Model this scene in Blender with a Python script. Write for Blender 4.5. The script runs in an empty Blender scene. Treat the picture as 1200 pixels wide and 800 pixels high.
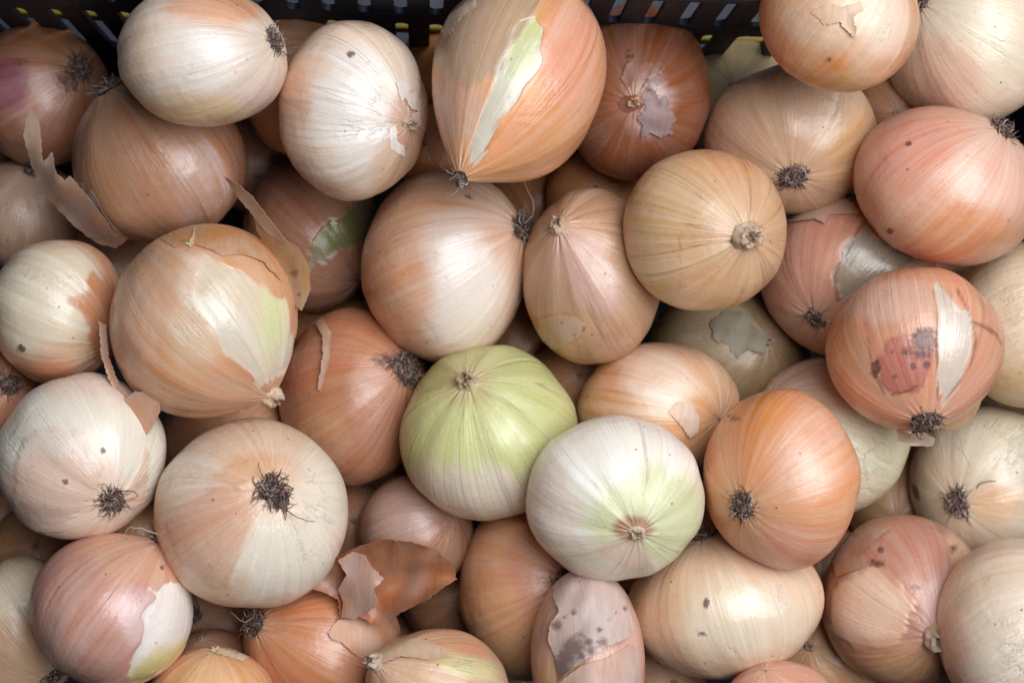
import bpy, math, random
import numpy as np
from mathutils import Vector, Matrix, Quaternion
from mathutils.bvhtree import BVHTree
from mathutils.geometry import delaunay_2d_cdt

S = bpy.context.scene
COL = S.collection

# ------------------------------------------------------------------ camera
CAM_H = 0.80                       # lens height above the top of the pile, metres
FPX = 2000.0                       # 60 mm lens on a 36 mm sensor, in photo pixels
cd = bpy.data.cameras.new('camera')
cd.lens = 60; cd.sensor_width = 36; cd.clip_start = 0.02; cd.clip_end = 50
cam = bpy.data.objects.new('camera', cd); COL.objects.link(cam)
NADIR = Vector((-100, -80, -FPX)).normalized()      # straight down, as the lens sees it
CQ = NADIR.rotation_difference(Vector((0, 0, -1)))
cam.rotation_mode = 'QUATERNION'; cam.rotation_quaternion = CQ
cam.location = (0, 0, CAM_H)
cd.dof.use_dof = True; cd.dof.focus_distance = CAM_H - 0.03; cd.dof.aperture_fstop = 9.0
S.camera = cam

# ------------------------------------------------------------------ world, lamp, exposure
W = bpy.data.worlds.new('World'); S.world = W; W.use_nodes = True
bgn = W.node_tree.nodes['Background']
bgn.inputs[0].default_value = (0.80, 0.88, 1.0, 1); bgn.inputs[1].default_value = 0.052
ld = bpy.data.lights.new('overhead_lamp', 'AREA')
ld.shape = 'RECTANGLE'; ld.size = 1.05; ld.size_y = 0.88; ld.energy = 20.5; ld.color = (0.945, 0.97, 1.0)
lamp = bpy.data.objects.new('overhead_lamp', ld); COL.objects.link(lamp)
lamp.location = (0.44, 0.20, 1.06)
lamp.rotation_euler = (Vector((0.02, -0.04, 0)) - lamp.location).to_track_quat('-Z', 'Y').to_euler()
S.view_settings.view_transform = 'Standard'; S.view_settings.look = 'None'
S.view_settings.exposure = 0.0; S.view_settings.gamma = 1.0
S.view_settings.use_curve_mapping = False
S.cycles.max_bounces = 5; S.cycles.diffuse_bounces = 3; S.cycles.glossy_bounces = 2; S.cycles.transmission_bounces = 2
S.cycles.use_adaptive_sampling = True; S.cycles.adaptive_threshold = 0.025; S.cycles.use_denoising = True
S.cycles.caustics_reflective = False; S.cycles.caustics_refractive = False

# ------------------------------------------------------------------ lens helpers (photo pixel <-> place)
RM = np.array(CQ.to_matrix())
CP = np.array([0, 0, CAM_H])
def at(px, py, z):
    d = RM @ np.array([(px - 600) / FPX, -(py - 400) / FPX, -1.0])
    return CP + d * ((z - CAM_H) / d[2])
def project(P):
    q = (P - CP) @ RM
    return np.stack([600 + FPX * q[..., 0] / -q[..., 2], 400 - FPX * q[..., 1] / -q[..., 2]], -1)
def pxm(z):                        # metres per pixel at height z
    return (CAM_H - z) / FPX

# ------------------------------------------------------------------ materials
class NT:
    def __init__(s, name):
        s.m = bpy.data.materials.new(name); s.m.use_nodes = True
        s.t = s.m.node_tree; s.t.nodes.clear()
    def n(s, typ, ins=None, **kw):
        nd = s.t.nodes.new(typ)
        for k, v in kw.items(): setattr(nd, k, v)
        for k, v in (ins or {}).items():
            if isinstance(v, bpy.types.NodeSocket): s.t.links.new(v, nd.inputs[k])
            else: nd.inputs[k].default_value = v
        return nd
    def attr(s, name): return s.n('ShaderNodeAttribute', attribute_name=name)
    def math(s, op, a, b=0.0, c=0.0, clamp=False):
        return s.n('ShaderNodeMath', {0: a, 1: b, 2: c}, operation=op, use_clamp=clamp).outputs[0]
    def vmath(s, op, a, b): return s.n('ShaderNodeVectorMath', {0: a, 1: b}, operation=op).outputs[0]
    def noise(s, co, scale, detail=4, rough=.5, dist=0.0):
        return s.n('ShaderNodeTexNoise', {'Vector': co, 'Scale': scale, 'Detail': detail, 'Roughness': rough, 'Distortion': dist}).outputs[0]
    def ramp(s, v, a, b, c=0.0, d=1.0, smooth=True):
        return s.n('ShaderNodeMapRange', {0: v, 1: a, 2: b, 3: c, 4: d}, interpolation_type='SMOOTHSTEP' if smooth else 'LINEAR', clamp=True).outputs[0]
    def mix(s, f, a, b, mode='MIX'):
        nd = s.n('ShaderNodeMix', data_type='RGBA', blend_type=mode, clamp_factor=True)
        for i, v in ((0, f), (6, a), (7, b)):
            if isinstance(v, bpy.types.NodeSocket): s.t.links.new(v, nd.inputs[i])
            else: nd.inputs[i].default_value = v
        return nd.outputs[2]
    def hsv(s, col, h=.5, sat=1., val=1.):
        return s.n('ShaderNodeHueSaturation', {'Hue': h, 'Saturation': sat, 'Value': val, 'Color': col}).outputs[0]
    def out(s, sh):
        o = s.n('ShaderNodeOutputMaterial'); s.t.links.new(sh, o.inputs[0]); return s.m

def onion_material():
    t = NT('onion_skin_and_flesh')
    P = t.n('ShaderNodeNewGeometry').outputs['Position']
    skin = t.attr('skin').outputs['Color']; flesh = t.attr('flesh').outputs['Color']
    sep = t.n('ShaderNodeSeparateXYZ', {0: t.attr('field').outputs['Vector']})
    peel, stain, veina = sep.outputs
    vco = t.attr('vein_co').outputs['Vector']
    n0 = t.noise(P, 30, 2)
    n1 = t.noise(P, 95, 4, .55)
    n2 = t.noise(P, 420, 3, .6)
    st1 = t.noise(t.vmath('MULTIPLY', vco, (12, 12, 1.3)), 1, 3, .6, .3)
    st2 = t.noise(t.vmath('MULTIPLY', vco, (42, 42, 3.2)), 1, 2, .6)
    big = t.noise(t.vmath('MULTIPLY', vco, (2.6, 2.6, 1.3)), 1, 4, .62, .3)
    ve1 = t.noise(t.vmath('MULTIPLY', vco, (4.6, 4.6, .45)), 1, 1, .5)
    ve2 = t.noise(t.vmath('MULTIPLY', vco, (9.5, 9.5, .5)), 1, 1, .5)
    pf = t.math('ADD', peel, t.math('MULTIPLY', t.math('SUBTRACT', n1, .5), .55))
    pf = t.math('ADD', pf, t.math('MULTIPLY', t.math('SUBTRACT', st1, .5), .45))
    pf = t.math('ADD', pf, t.math('MULTIPLY', t.math('SUBTRACT', n2, .5), .16))
    m1 = t.ramp(pf, t.ramp(n0, .42, .62, -.22, -.02), t.ramp(n0, .42, .62, .16, .02))                     # papery outer layer gone
    m2 = t.ramp(pf, .14, .40)                        # the layer below gone as well
    # outer skin colour: streaks, blotches, thinner and thicker layers
    sv = t.math('ADD', t.ramp(st1, .25, .75, .935, 1.05, False), t.ramp(st2, .25, .75, -.04, .04, False))
    sk = t.hsv(skin, t.ramp(big, .3, .7, .496, .504), t.ramp(st1, .3, .7, 1.10, .90), sv)
    lay = t.ramp(big, .46, .56)
    sk = t.mix(t.math('MULTIPLY', lay, .20), sk, t.mix(.55, sk, flesh))
    lay2 = t.ramp(big, .60, .64)
    sk = t.mix(t.math('MULTIPLY', lay2, .14), sk, t.hsv(sk, .5, .9, 1.18))
    fl = t.hsv(flesh, .5, t.ramp(n0, .3, .7, 1.25, .8), t.ramp(st1, .2, .8, .93, 1.06, False))
    mid = t.mix(.58, sk, fl)
    col = t.mix(m1, sk, mid); col = t.mix(m2, col, fl)
    # torn edge: a dark line painted along it as shade, for depth
    ed = t.math('MULTIPLY', t.ramp(pf, -.07, -.005), t.ramp(pf, .03, .0))
    col = t.mix(t.math('MULTIPLY', t.math('MULTIPLY', ed, t.ramp(n0, .4, .65)), .34), col, t.mix(.5, skin, (.16, .07, .03, 1)))
    # longitudinal veins
    w = t.ramp(n1, .3, .7, .35, 1.0)
    r1 = t.ramp(t.math('ABSOLUTE', t.math('SUBTRACT', ve1, .5)), .001, .012, 1, 0)
    r2 = t.ramp(t.math('ABSOLUTE', t.math('SUBTRACT', ve2, .5)), .001, .010, .65, 0)
    vv = t.math('MULTIPLY', t.math('MAXIMUM', r1, r2), t.math('MULTIPLY', w, veina), clamp=True)
    col = t.mix(t.math('MULTIPLY', vv, .72), col, t.mix(.45, col, (.10, .055, .015, 1), 'MULTIPLY'))
    # brown-purple stains and specks
    sf = t.math('ADD', stain, t.math('ADD', t.math('MULTIPLY', t.math('SUBTRACT', n1, .5), 1.2), t.math('MULTIPLY', t.math('SUBTRACT', n2, .5), 1.3)))
    sm = t.ramp(sf, -.08, .5)
    col = t.mix(t.math('MULTIPLY', sm, .85), col, t.mix(t.ramp(n2, .35, .65), (.22, .085, .05, 1), (.055, .02, .022, 1)))
    vor = t.n('ShaderNodeTexVoronoi', {'Vector': P, 'Scale': 190.0})
    cellr = t.n('ShaderNodeSeparateColor', {0: vor.outputs['Color']}).outputs[0]
    sp = t.math('MULTIPLY', t.ramp(vor.outputs['Distance'], .08, .16, 1, 0), t.ramp(cellr, .90, .93))
    col = t.mix(t.math('MULTIPLY', sp, .7), col, (.17, .07, .03, 1))
    sc = t.math('MULTIPLY', t.ramp(n2, .60, .72), t.ramp(n1, .5, .62))
    col = t.mix(t.math('MULTIPLY', sc, .42), col, (.34, .19, .10, 1))
    rough = t.math('ADD', t.mix(m2, (.32,) * 3 + (1,), (.27,) * 3 + (1,)), t.ramp(n1, .3, .7, -.08, .13))
    rough = t.math('ADD', rough, t.math('MULTIPLY', sm, .12))
    h = t.math('ADD', t.math('MULTIPLY', st2, .22), t.math('MULTIPLY', st1, .36))
    h = t.math('ADD', h, t.math('MULTIPLY', n1, 1.1))
    h = t.math('SUBTRACT', h, t.math('MULTIPLY', m1, .45))
    bmp = t.n('ShaderNodeBump', {'Strength': .65, 'Distance': .0009, 'Height': h}).outputs[0]
    b = t.n('ShaderNodeBsdfPrincipled', {'Base Color': col, 'Roughness': rough, 'Normal': bmp, 'IOR': 1.45,
            'Specular IOR Level': .9, 'Subsurface Weight': .16, 'Subsurface Radius': (1, .55, .3), 'Subsurface Scale': .0028})
    return t.out(b.outputs[0])

def paper_material(name, glow=.28, dull=0.0):
    """dry outer skin: thin, lets light through"""
    t = NT(name)
    P = t.n('ShaderNodeNewGeometry').outputs['Position']
    skin = t.attr('skin').outputs['Color']; uv = t.attr('vein_co').outputs['Vector']
    sep = t.n('ShaderNodeSeparateXYZ', {0: t.attr('field').outputs['Vector']}); stain = sep.outputs[1]
    n1 = t.noise(P, 70, 3, .5); n2 = t.noise(P, 480, 4, .6)
    st = t.noise(t.vmath('MULTIPLY', uv, (700, 90, 90)), 1, 4, .6, .4)
    col = t.hsv(skin, .5, t.ramp(n1, .3, .7, 1.15, .8), t.ramp(st, .25, .75, .86, 1.10, False))
    sf = t.math('ADD', stain, t.math('ADD', t.math('MULTIPLY', t.math('SUBTRACT', n1, .5), .8), t.math('MULTIPLY', t.math('SUBTRACT', n2, .5), 1.1)))
    sm = t.ramp(sf, -.35, .6)
    col = t.mix(t.math('MULTIPLY', sm, .75), col, t.mix(n2, (.20, .085, .06, 1), (.07, .03, .035, 1)))
    h = t.math('ADD', t.math('MULTIPLY', st, .25), t.math('MULTIPLY', n1, 1.2))
    bmp = t.n('ShaderNodeBump', {'Strength': .4, 'Distance': .0007, 'Height': h}).outputs[0]
    b = t.n('ShaderNodeBsdfPrincipled', {'Base Color': col, 'Roughness': t.ramp(n1, .3, .7, .24 + dull, .38 + dull), 'Normal': bmp}).outputs[0]
    tr = t.n('ShaderNodeBsdfTranslucent', {'Color': col, 'Normal': bmp}).outputs[0]
    return t.out(t.n('ShaderNodeMixShader', {0: glow, 1: b, 2: tr}).outputs[0])

def fibre_material():
    t = NT('dry_root_fibre')
    col = t.attr('skin').outputs['Color']
    b = t.n('ShaderNodeBsdfPrincipled', {'Base Color': col, 'Roughness': .75})
    return t.out(b.outputs[0])

def plastic(name, c1, rough):
    t = NT(name)
    P = t.n('ShaderNodeNewGeometry').outputs['Position']
    n = t.noise(P, 60, 6, .6); n2 = t.noise(P, 900, 3)
    d = tuple(min(1, x * 1.9 + .012) for x in c1)
    col = t.mix(t.math('MULTIPLY', t.ramp(n, .5, .75), .5), c1 + (1,), d + (1,))
    bmp = t.n('ShaderNodeBump', {'Strength': .15, 'Distance': .0005, 'Height': n2}).outputs[0]
    b = t.n('ShaderNodeBsdfPrincipled', {'Base Color': col, 'Roughness': t.ramp(n, .3, .7, rough - .08, rough + .12), 'Normal': bmp})
    return t.out(b.outputs[0])

M_ONION = onion_material(); M_PAPER = paper_material('dry_onion_paper'); M_SCRAP = paper_material('dry_onion_paper_lying_on_flesh', .05, .2); M_FIBRE = fibre_material()
M_CRATE = plastic('dark_navy_plastic', (.003, .006, .017), .6)
M_YELLOW = plastic('yellow_plastic', (.26, .19, .012), .5)
M_GROUND = plastic('grey_blue_floor', (.034, .04, .062), .6)

# ------------------------------------------------------------------ mesh helpers
def new_mesh(name, V, F, mat, smooth=True):
    me = bpy.data.meshes.new(name)
    V = np.asarray(V, np.float32)
    if isinstance(F, np.ndarray):
        nf, k = F.shape
        me.vertices.add(len(V)); me.vertices.foreach_set('co', V.ravel())
        me.loops.add(nf * k); me.loops.foreach_set('vertex_index', F.astype(np.int32).ravel())
        me.polygons.add(nf); me.polygons.foreach_set('loop_start', np.arange(nf, dtype=np.int32) * k)
        me.update(calc_edges=True)
    else:
        me.from_pydata(V.tolist(), [], F); me.update()
    if smooth: me.polygons.foreach_set('use_smooth', np.ones(len(me.polygons), bool))
    me.materials.append(mat)
    return me
def put_color(me, name, C):
    a = me.attributes.new(name, 'FLOAT_COLOR', 'POINT')
    a.data.foreach_set('color', np.concatenate([C, np.ones((len(C), 1))], 1).astype(np.float32).ravel())
def put_vec(me, name, C):
    a = me.attributes.new(name, 'FLOAT_VECTOR', 'POINT')
    a.data.foreach_set('vector', np.asarray(C, np.float32).ravel())
def link(name, me, parent=None, loc=(0, 0, 0)):
    o = bpy.data.objects.new(name, me); COL.objects.link(o); o.location = loc
    if parent is not None: o.parent = parent
    return o
def sstep(x, a, b):
    t = np.clip((x - a) / (b - a), 0, 1); return t * t * (3 - 2 * t)
def wob(D, rng, k, n=7):
    """smooth random function of position"""
    f = np.zeros(len(D))
    for _ in range(n):
        v = rng.normal(size=3); v *= k * rng.uniform(.6, 1.4) / np.linalg.norm(v)
        f += np.sin(D @ v + rng.uniform(0, 6.28)) / n ** .5
    return f
def poly_sd(Q, poly):
    """distance to a polygon's outline, positive inside (pixels)"""
    P = np.array(poly, float); n = len(P); d = np.full(len(Q), 1e9); ins = np.zeros(len(Q), bool)
    for i in range(n):
        a, b = P[i], P[(i + 1) % n]; e = b - a; w = Q - a
        t = np.clip((w @ e) / (e @ e + 1e-9), 0, 1)
        d = np.minimum(d, np.linalg.norm(w - t[:, None] * e, axis=1))
        c = (a[1] > Q[:, 1]) != (b[1] > Q[:, 1])
        xi = a[0] + (Q[:, 1] - a[1]) / (b[1] - a[1] + 1e-12) * e[0]
        ins ^= c & (Q[:, 0] < xi)
    return np.where(ins, d, -d)

# ------------------------------------------------------------------ crate, floor
FLOOR_Z = -0.20
def box_mesh(name, x0, x1, y0, y1, z0, z1, mat, bev=0.0):
    V = [(x, y, z) for x in (x0, x1) for y in (y0, y1) for z in (z0, z1)]
    F = [(0, 1, 3, 2), (4, 6, 7, 5), (0, 4, 5, 1), (2, 3, 7, 6), (0, 2, 6, 4), (1, 5, 7, 3)]
    return new_mesh(name, V, F, mat, False)
def bevel(o, w, seg=2):
    m = o.modifiers.new('bevel', 'BEVEL'); m.width = w; m.segments = seg; m.limit_method = 'ANGLE'
def part_box(name, parent, x0, x1, y0, y1, z0, z1, mat, bev=.0012):
    cx, cy, cz = (x0 + x1) / 2, (y0 + y1) / 2, (z0 + z1) / 2
    o = link(name, box_mesh(name, x0 - cx, x1 - cx, y0 - cy, y1 - cy, z0 - cz, z1 - cz, mat), parent, (cx, cy, cz))
    bevel(o, bev); return o
def slat_mesh(w, h, th, fl=.0032):
    """a bar between two slots: straight with flared ends, so the slots come out rounded"""
    zs = [-h / 2 - .004, -h / 2 + .0002, -h / 2 + .0008, -h / 2 + .0018, -h / 2 + .0034]
    fs = [fl, fl, fl * .62, fl * .25, 0]
    prof = [(z, f) for z, f in zip(zs, fs)] + [(-z, f) for z, f in zip(zs[::-1], fs[::-1])]
    V = []; F = []
    for z, f in prof:
        x = w / 2 + f
        V += [(-x, -th / 2, z), (x, -th / 2, z), (x, th / 2, z), (-x, th / 2, z)]
    for i in range(len(prof) - 1):
        for k in range(4):
            a, b = i * 4 + k, i * 4 + (k + 1) % 4
            F.append((a, b, b + 4, a + 4))
    F.append((3, 2, 1, 0)); n = len(V); F.append((n - 4, n - 3, n - 2, n - 1))
    return new_mesh('slat', V, F, M_CRATE, False)

crate = bpy.data.objects.new('crate', None); COL.objects.link(crate)
crate['label'] = 'dark navy slotted plastic crate holding the onions'; crate['category'] = 'crate'
crate.location = (0, 0, FLOOR_Z); crate.rotation_euler = (0, 0, math.radians(-1.7))
YW = 0.189; TH = .0035; XH = .34; Y0 = -.24
def zc(z): return z - FLOOR_Z
XC = .168
wall = part_box('wall', crate, -XH, XC, YW, YW + TH, zc(-.033), zc(-.0135), M_CRATE)          # the band between the two rows of slots
def sub_box(name, x0, x1, y0, y1, z0, z1, bev=.0012):
    o = part_box(name, wall, x0, x1, y0, y1, z0, z1, M_CRATE, bev); o.location -= wall.location; return o
sub_box('rim', -XH, XC + .004, YW - .001, YW + .012, zc(.034), zc(.042), .003)
sub_box('post', XC + .0003, XC + .006, YW - .0004, YW + .008, zc(-.1175), zc(.0337), .001)
sub_box('base_band', -XH, XH, YW, YW + TH, zc(-.196), zc(-.118))
PITCH, SLOT = .0170, .0064
up = slat_mesh(PITCH - SLOT, .0475, TH - .0004); lo = slat_mesh(PITCH - SLOT, .085, TH - .0004)
for i in range(-19, 20):
    x = (i + .5) * PITCH - .0012
    if x > XC - .008: continue
    o = link('slat', up, wall, (x, YW + TH / 2, zc(.01025))); o.location -= wall.location
    o = link('slat', lo, wall, (x, YW + TH / 2, zc(-.0755))); o.location -= wall.location
for s in (-1, 1):
    part_box('end_wall', crate, s * (XH + .004) - .002, s * (XH + .004) + .002, Y0, YW, zc(-.196), zc(.06), M_CRATE)
part_box('front_wall', crate, -XH, XH, Y0 - .004, Y0 - .0003, zc(-.196), zc(.06), M_CRATE)
part_box('base', crate, -XH, XH, Y0 + .0004, YW - .0006, zc(-.1985), zc(-.1955), M_CRATE)

V = [(-3, -3, FLOOR_Z), (3, -3, FLOOR_Z), (3, 3, FLOOR_Z), (-3, 3, FLOOR_Z)]
g = link('ground', new_mesh('ground', V, [(0, 1, 2, 3)], M_GROUND, False)); g['kind'] = 'structure'
ys = part_box('plastic_rail', None, -.36, .36, -.0035, .0035, -.006, .006, M_YELLOW, .0012)
ys.location = (0, .2003, -.084); ys.rotation_euler = (0, 0, math.radians(-1.7))
ys['label'] = 'yellow plastic rail seen through the lower slots of the dark crate'; ys['category'] = 'rail'
leg_m = box_mesh('rail_leg', -.010, .010, -.003, .003, -.055, .055, M_YELLOW)
for s in (-1, 1): link('rail_leg', leg_m, ys, (s * .33, 0, -.0610))

# ------------------------------------------------------------------ onions: what each one is
CREAM = (.76, .62, .45); PALE = (.80, .69, .54); WHITE = (.82, .78, .68); TAN = (.62, .42, .24); ORANGE = (.70, .36, .17)
PINK = (.68, .38, .27); BROWN = (.48, .24, .11); GREEN = (.58, .62, .25); LGREEN = (.68, .72, .42); STRAW = (.70, .56, .30); ROSE = (.62, .30, .23)
DEEP = (.52, .22, .09); MAUVE = (.60, .44, .40); OCHRE = (.58, .38, .16)
# id: bbox in the photo, visible pole (x, y), its kind, rank (0 in front), skin, flesh, vein strength, label, paint strokes
# strokes: c = skin tint, f = flesh tint, p = peeled ellipse, g = peeled polygon, k = skin polygon (unpeeled), s = stain, v = vein strength
ON = {}
def on(id, bbox, pole, kind, rank, skin, flesh, vein, label, *strokes, **kw):
    ON[id] = dict(id=id, bbox=bbox, pole=pole, kind=kind, rank=rank, skin=skin, flesh=flesh, vein=vein, label=label, st=strokes, **kw)

on(1, (137, -16, 337, 149), (316, 48), 'root', 0, PALE, WHITE, .35, 'pale onion with dark root tuft at its right, overhanging the top left edge',
   ('c', 255, 5, 60, 26, 0, ORANGE, .8), ('c', 215, 135, 80, 26, 0, STRAW, .8), ('p', 240, 60, 55, 45, 0, .75), ('c', 150, 60, 25, 60, 0, TAN, .35), h=.92, dz=.02)
on(2, (326, 24, 502, 236), (478, 142), 'neck', 1, CREAM, WHITE, .8, 'pearly white onion with a pinkish neck scar at its right, top centre left',
   ('p', 420, 120, 70, 85, 0, .95), ('c', 470, 200, 30, 60, .3, TAN, .6), ('c', 340, 110, 25, 50, 0, ORANGE, .4), ('s', 411, 64, 7, 5, 0, .55), ('c', 474, 142, 18, 34, .1, (.62, .38, .26), .75), ('s', 474, 146, 7, 9, 0, .2), h=.95, stub=.55)
on(3, (506, -40, 711, 214), (541, 206), 'root', 0.5, ORANGE, (.68, .64, .50), 1.1, 'large pointed onion with a pale green stripe through its torn orange skin',
   ('g', [(628, 18), (640, 50), (622, 95), (588, 140), (560, 190), (543, 205), (552, 170), (575, 110), (592, 60), (610, 25)], 1.2),
   ('f', 615, 45, 22, 50, .3, GREEN, .9), ('h', [(508, 45), (524, 14), (560, -20), (640, -50), (640, -10), (622, 22), (604, 50), (588, 84), (566, 92), (548, 102), (530, 92), (508, 70)], (.50, .38, .25), .92), ('c', 668, 70, 35, 70, 0, PINK, .6), ('c', 540, 130, 30, 35, 0, (.66, .48, .36), .6),
   ('c', 640, 170, 50, 40, -.5, (.64, .38, .2), .5), h=1.12, m=.32, tuft=.35, dz=.022)
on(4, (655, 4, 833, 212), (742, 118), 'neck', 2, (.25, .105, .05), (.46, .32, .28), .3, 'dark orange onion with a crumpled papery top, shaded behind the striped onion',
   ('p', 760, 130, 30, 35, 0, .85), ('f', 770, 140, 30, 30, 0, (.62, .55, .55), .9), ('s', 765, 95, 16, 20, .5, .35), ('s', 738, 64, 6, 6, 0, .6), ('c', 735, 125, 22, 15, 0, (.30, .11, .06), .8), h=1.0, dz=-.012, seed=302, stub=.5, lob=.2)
on(5, (889, -62, 1078, 109), (1040, -50), 'neck', 0, ORANGE, CREAM, .4, 'peach onion with torn papery patch, cut by the top edge near the right',
   ('p', 1020, 30, 45, 45, 0, .55), ('c', 960, 30, 50, 30, .3, (.66, .50, .34), .8), ('c', 1040, 20, 30, 50, 0, PALE, .6), ('c', 1000, 100, 60, 18, 0, STRAW, .5), ('s', 972, 70, 12, 8, 0, .1), h=.95, dz=.045)
on(6, (1034, -60, 1240, 146), (1079, 4), 'root', 1.6, (.72, .60, .45), (.70, .66, .48), .25, 'pale yellow onion in the top right corner with a small dark root',
   ('p', 1160, 40, 75, 75, 0, .6), ('f', 1160, 40, 90, 90, 0, (.68, .60, .44), .8), ('c', 1100, 85, 50, 45, 0, (.70, .48, .33), .7), h=.95, tuft=.6)
on(7, (824, 74, 1029, 251), (932, 203), 'root', 2, (.60, .43, .27), (.66, .52, .37), .35, 'tan onion with a tufted brown root low on its front, below the peach onion',
   ('p', 960, 125, 55, 45, 0, .35), ('f', 960, 125, 60, 60, 0, (.72, .56, .37), .9), ('c', 1005, 190, 30, 50, 0, OCHRE, .5), h=.88, tuft=1.15)
on(8, (1000, 124, 1222, 312), (1188, 140), 'root', 1, (.66, .40, .27), CREAM, .35, 'rosy pink onion at the right edge with a tufted root at its upper right',
   ('c', 1060, 180, 60, 45, .3, ROSE, .45), ('c', 1165, 200, 45, 60, 0, (.76, .55, .42), .7), ('c', 1130, 275, 60, 30, 0, ORANGE, .6), ('s', 1044, 270, 5, 4, 0, .6), ('s', 1065, 168, 5, 4, 0, .5), h=.86)
on(9, (730, 175, 922, 364), (874, 276), 'neck', 0, (.64, .45, .26), CREAM, 1.5, 'round tan onion with dark veins radiating from a pale stub neck',
   ('c', 775, 240, 35, 60, 0, (.64, .50, .28), .6), ('c', 850, 190, 60, 18, 0, ORANGE, .4), ('c', 830, 345, 60, 25, 0, (.66, .44, .22), .5), ('l', [(798, 272), (796, 300), (798, 325), (794, 346)], .3, (.22, .14, .08), .7), ('l', [(738, 290), (770, 288), (800, 285)], .2, (.30, .19, .10), .6), h=.95, stub=1.1)
on(10, (612, 220, 777, 427), (655, 262), 'neck', 2.6, (.54, .35, .21), CREAM, .8, 'tan onion with a slit-like dried neck, tucked behind the white-topped onion',
   ('c', 690, 320, 30, 60, -.6, MAUVE, .5), ('c', 640, 390, 50, 30, 0, ORANGE, .4), h=1.05, n=.2, stub=.7)
on(11, (423, 199, 620, 427), (613, 270), 'root', 1.4, (.72, .47, .27), WHITE, .5, 'cream onion with peach left side and bristly root at its right, centre of pile',
   ('p', 548, 330, 62, 92, 0, .7), ('c', 460, 330, 45, 80, 0, (.70, .42, .24), .7), ('c', 545, 220, 60, 20, .2, (.74, .58, .40), .7), ('f', 560, 400, 60, 26, 0, STRAW, .5), ('s', 548, 230, 14, 5, .5, .25), h=.98, m=.12)
on(12, (889, 227, 1098, 420), (958, 372), 'root', 2, (.52, .29, .19), (.28, .23, .16), .9, 'dull pink onion with a bare grey-green wedge, under the rosy onion',
   ('g', [(1012, 262), (1070, 305), (1040, 322), (985, 352), (978, 325), (990, 290)], 1.2), ('c', 930, 300, 40, 60, 0, (.62, .38, .27), .7), ('c', 945, 390, 40, 30, 0, (.56, .40, .30), .7), ('l', [(1012, 262), (990, 292), (978, 325), (982, 352)], 1.5, (.16, .09, .07), .8), h=.95, tuft=.5)
on(13, (967, 313, 1178, 505), (1086, 490), 'root', 0, (.70, .40, .25), (.62, .53, .41), .7, 'orange onion with purple blotch and white strips, roots hanging at its bottom',
   ('g', [(1096, 335), (1115, 350), (1140, 380), (1142, 410), (1125, 450), (1105, 475), (1100, 440), (1098, 390)], 1.1),
   ('h', [(1042, 398), (1068, 392), (1095, 385), (1096, 410), (1088, 440), (1076, 458), (1046, 464), (1034, 452), (1030, 425)], (.46, .19, .14), .85), ('s', 1082, 398, 15, 13, .3, .85), ('s', 1060, 412, 5, 5, 0, .55), ('s', 1070, 428, 4, 5, 0, .5), ('s', 1050, 440, 5, 4, 0, .5), ('s', 1086, 428, 5, 6, 0, .5), ('s', 1046, 412, 4, 4, 0, .5), ('l', [(1046, 462), (1062, 458), (1074, 452)], 1.6, (.16, .06, .05), .8), ('s', 1078, 412, 16, 12, .2, .35), ('s', 1025, 432, 6, 10, .2, .7), ('l', [(1094, 340), (1097, 390), (1099, 440), (1099, 468)], 1.0, (.20, .09, .07), .75), ('l', [(1122, 340), (1138, 370), (1144, 398), (1138, 425), (1122, 452), (1108, 470)], 1.0, (.22, .10, .08), .75), ('l', [(1014, 375), (1022, 430), (1036, 462)], .8, (.25, .12, .09), .7), ('l', [(1142, 378), (1156, 384), (1168, 392), (1174, 404)], 2.0, (.20, .09, .07), .7), 
   ('c', 985, 380, 25, 50, 0, ORANGE, .6), ('c', 1030, 350, 50, 28, 0, (.66, .48, .36), .8), h=.92, m=.1, tuft=1.15)
on(14, (1112, 283, 1290, 478), (1290, 330), 'neck', 2.6, STRAW, PALE, .3, 'pale straw-coloured onion cut by the right edge below the rosy onion',
   ('p', 1180, 370, 60, 80, 0, .5), ('f', 1180, 370, 80, 90, 0, (.72, .64, .40), .8), h=.95)
on(15, (874, 418, 1069, 606), (900, 470), 'neck', 2.2, (.68, .50, .36), (.72, .72, .50), .4, 'pale greenish onion squeezed between two orange onions at the right',
   ('p', 1025, 535, 65, 90, 0, .8), ('f', 1055, 560, 20, 50, 0, LGREEN, .8), ('c', 920, 440, 50, 25, 0, (.66, .48, .38), .7), h=.95)
on(16, (676, 401, 867, 560), (838, 492), 'root', 3, (.68, .47, .29), PALE, .9, 'tan flattened onion with a small torn curl, behind the white onion',
   ('p', 770, 450, 50, 40, 0, .45), ('c', 700, 450, 26, 50, 0, ORANGE, .5), ('c', 815, 495, 30, 30, 0, (.70, .42, .2), .7), h=.9, tuft=0)
on(17, (468, 404, 678, 610), (549, 452), 'neck', 1, (.60, .65, .31), LGREEN, 1.25, 'bright green onion with dark veins from its neck, in the centre',
   ('c', 560, 590, 100, 42, .15, (.76, .70, .54), 1.0), ('c', 650, 570, 30, 50, 0, (.72, .72, .48), .5), ('c', 545, 450, 34, 26, 0, (.58, .55, .28), .6), h=.92, stub=.75, nopeel=1)
on(18, (616, 486, 826, 681), (746, 622), 'neck', 0, WHITE, WHITE, .6, 'white onion with a greenish brown neck spot, lying over the green onion',
   ('c', 762, 612, 78, 60, .1, (.62, .68, .38), .9), ('c', 640, 600, 40, 60, 0, (.78, .64, .50), .5), ('c', 690, 650, 60, 25, 0, (.76, .70, .52), .6), ('c', 742, 618, 22, 14, 0, (.32, .18, .09), .95), ('c', 735, 652, 34, 14, .2, (.74, .56, .46), .7), ('v', 750, 645, 60, 40, 0, .6), h=.9, nopeel=1, stub=.5)
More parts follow.
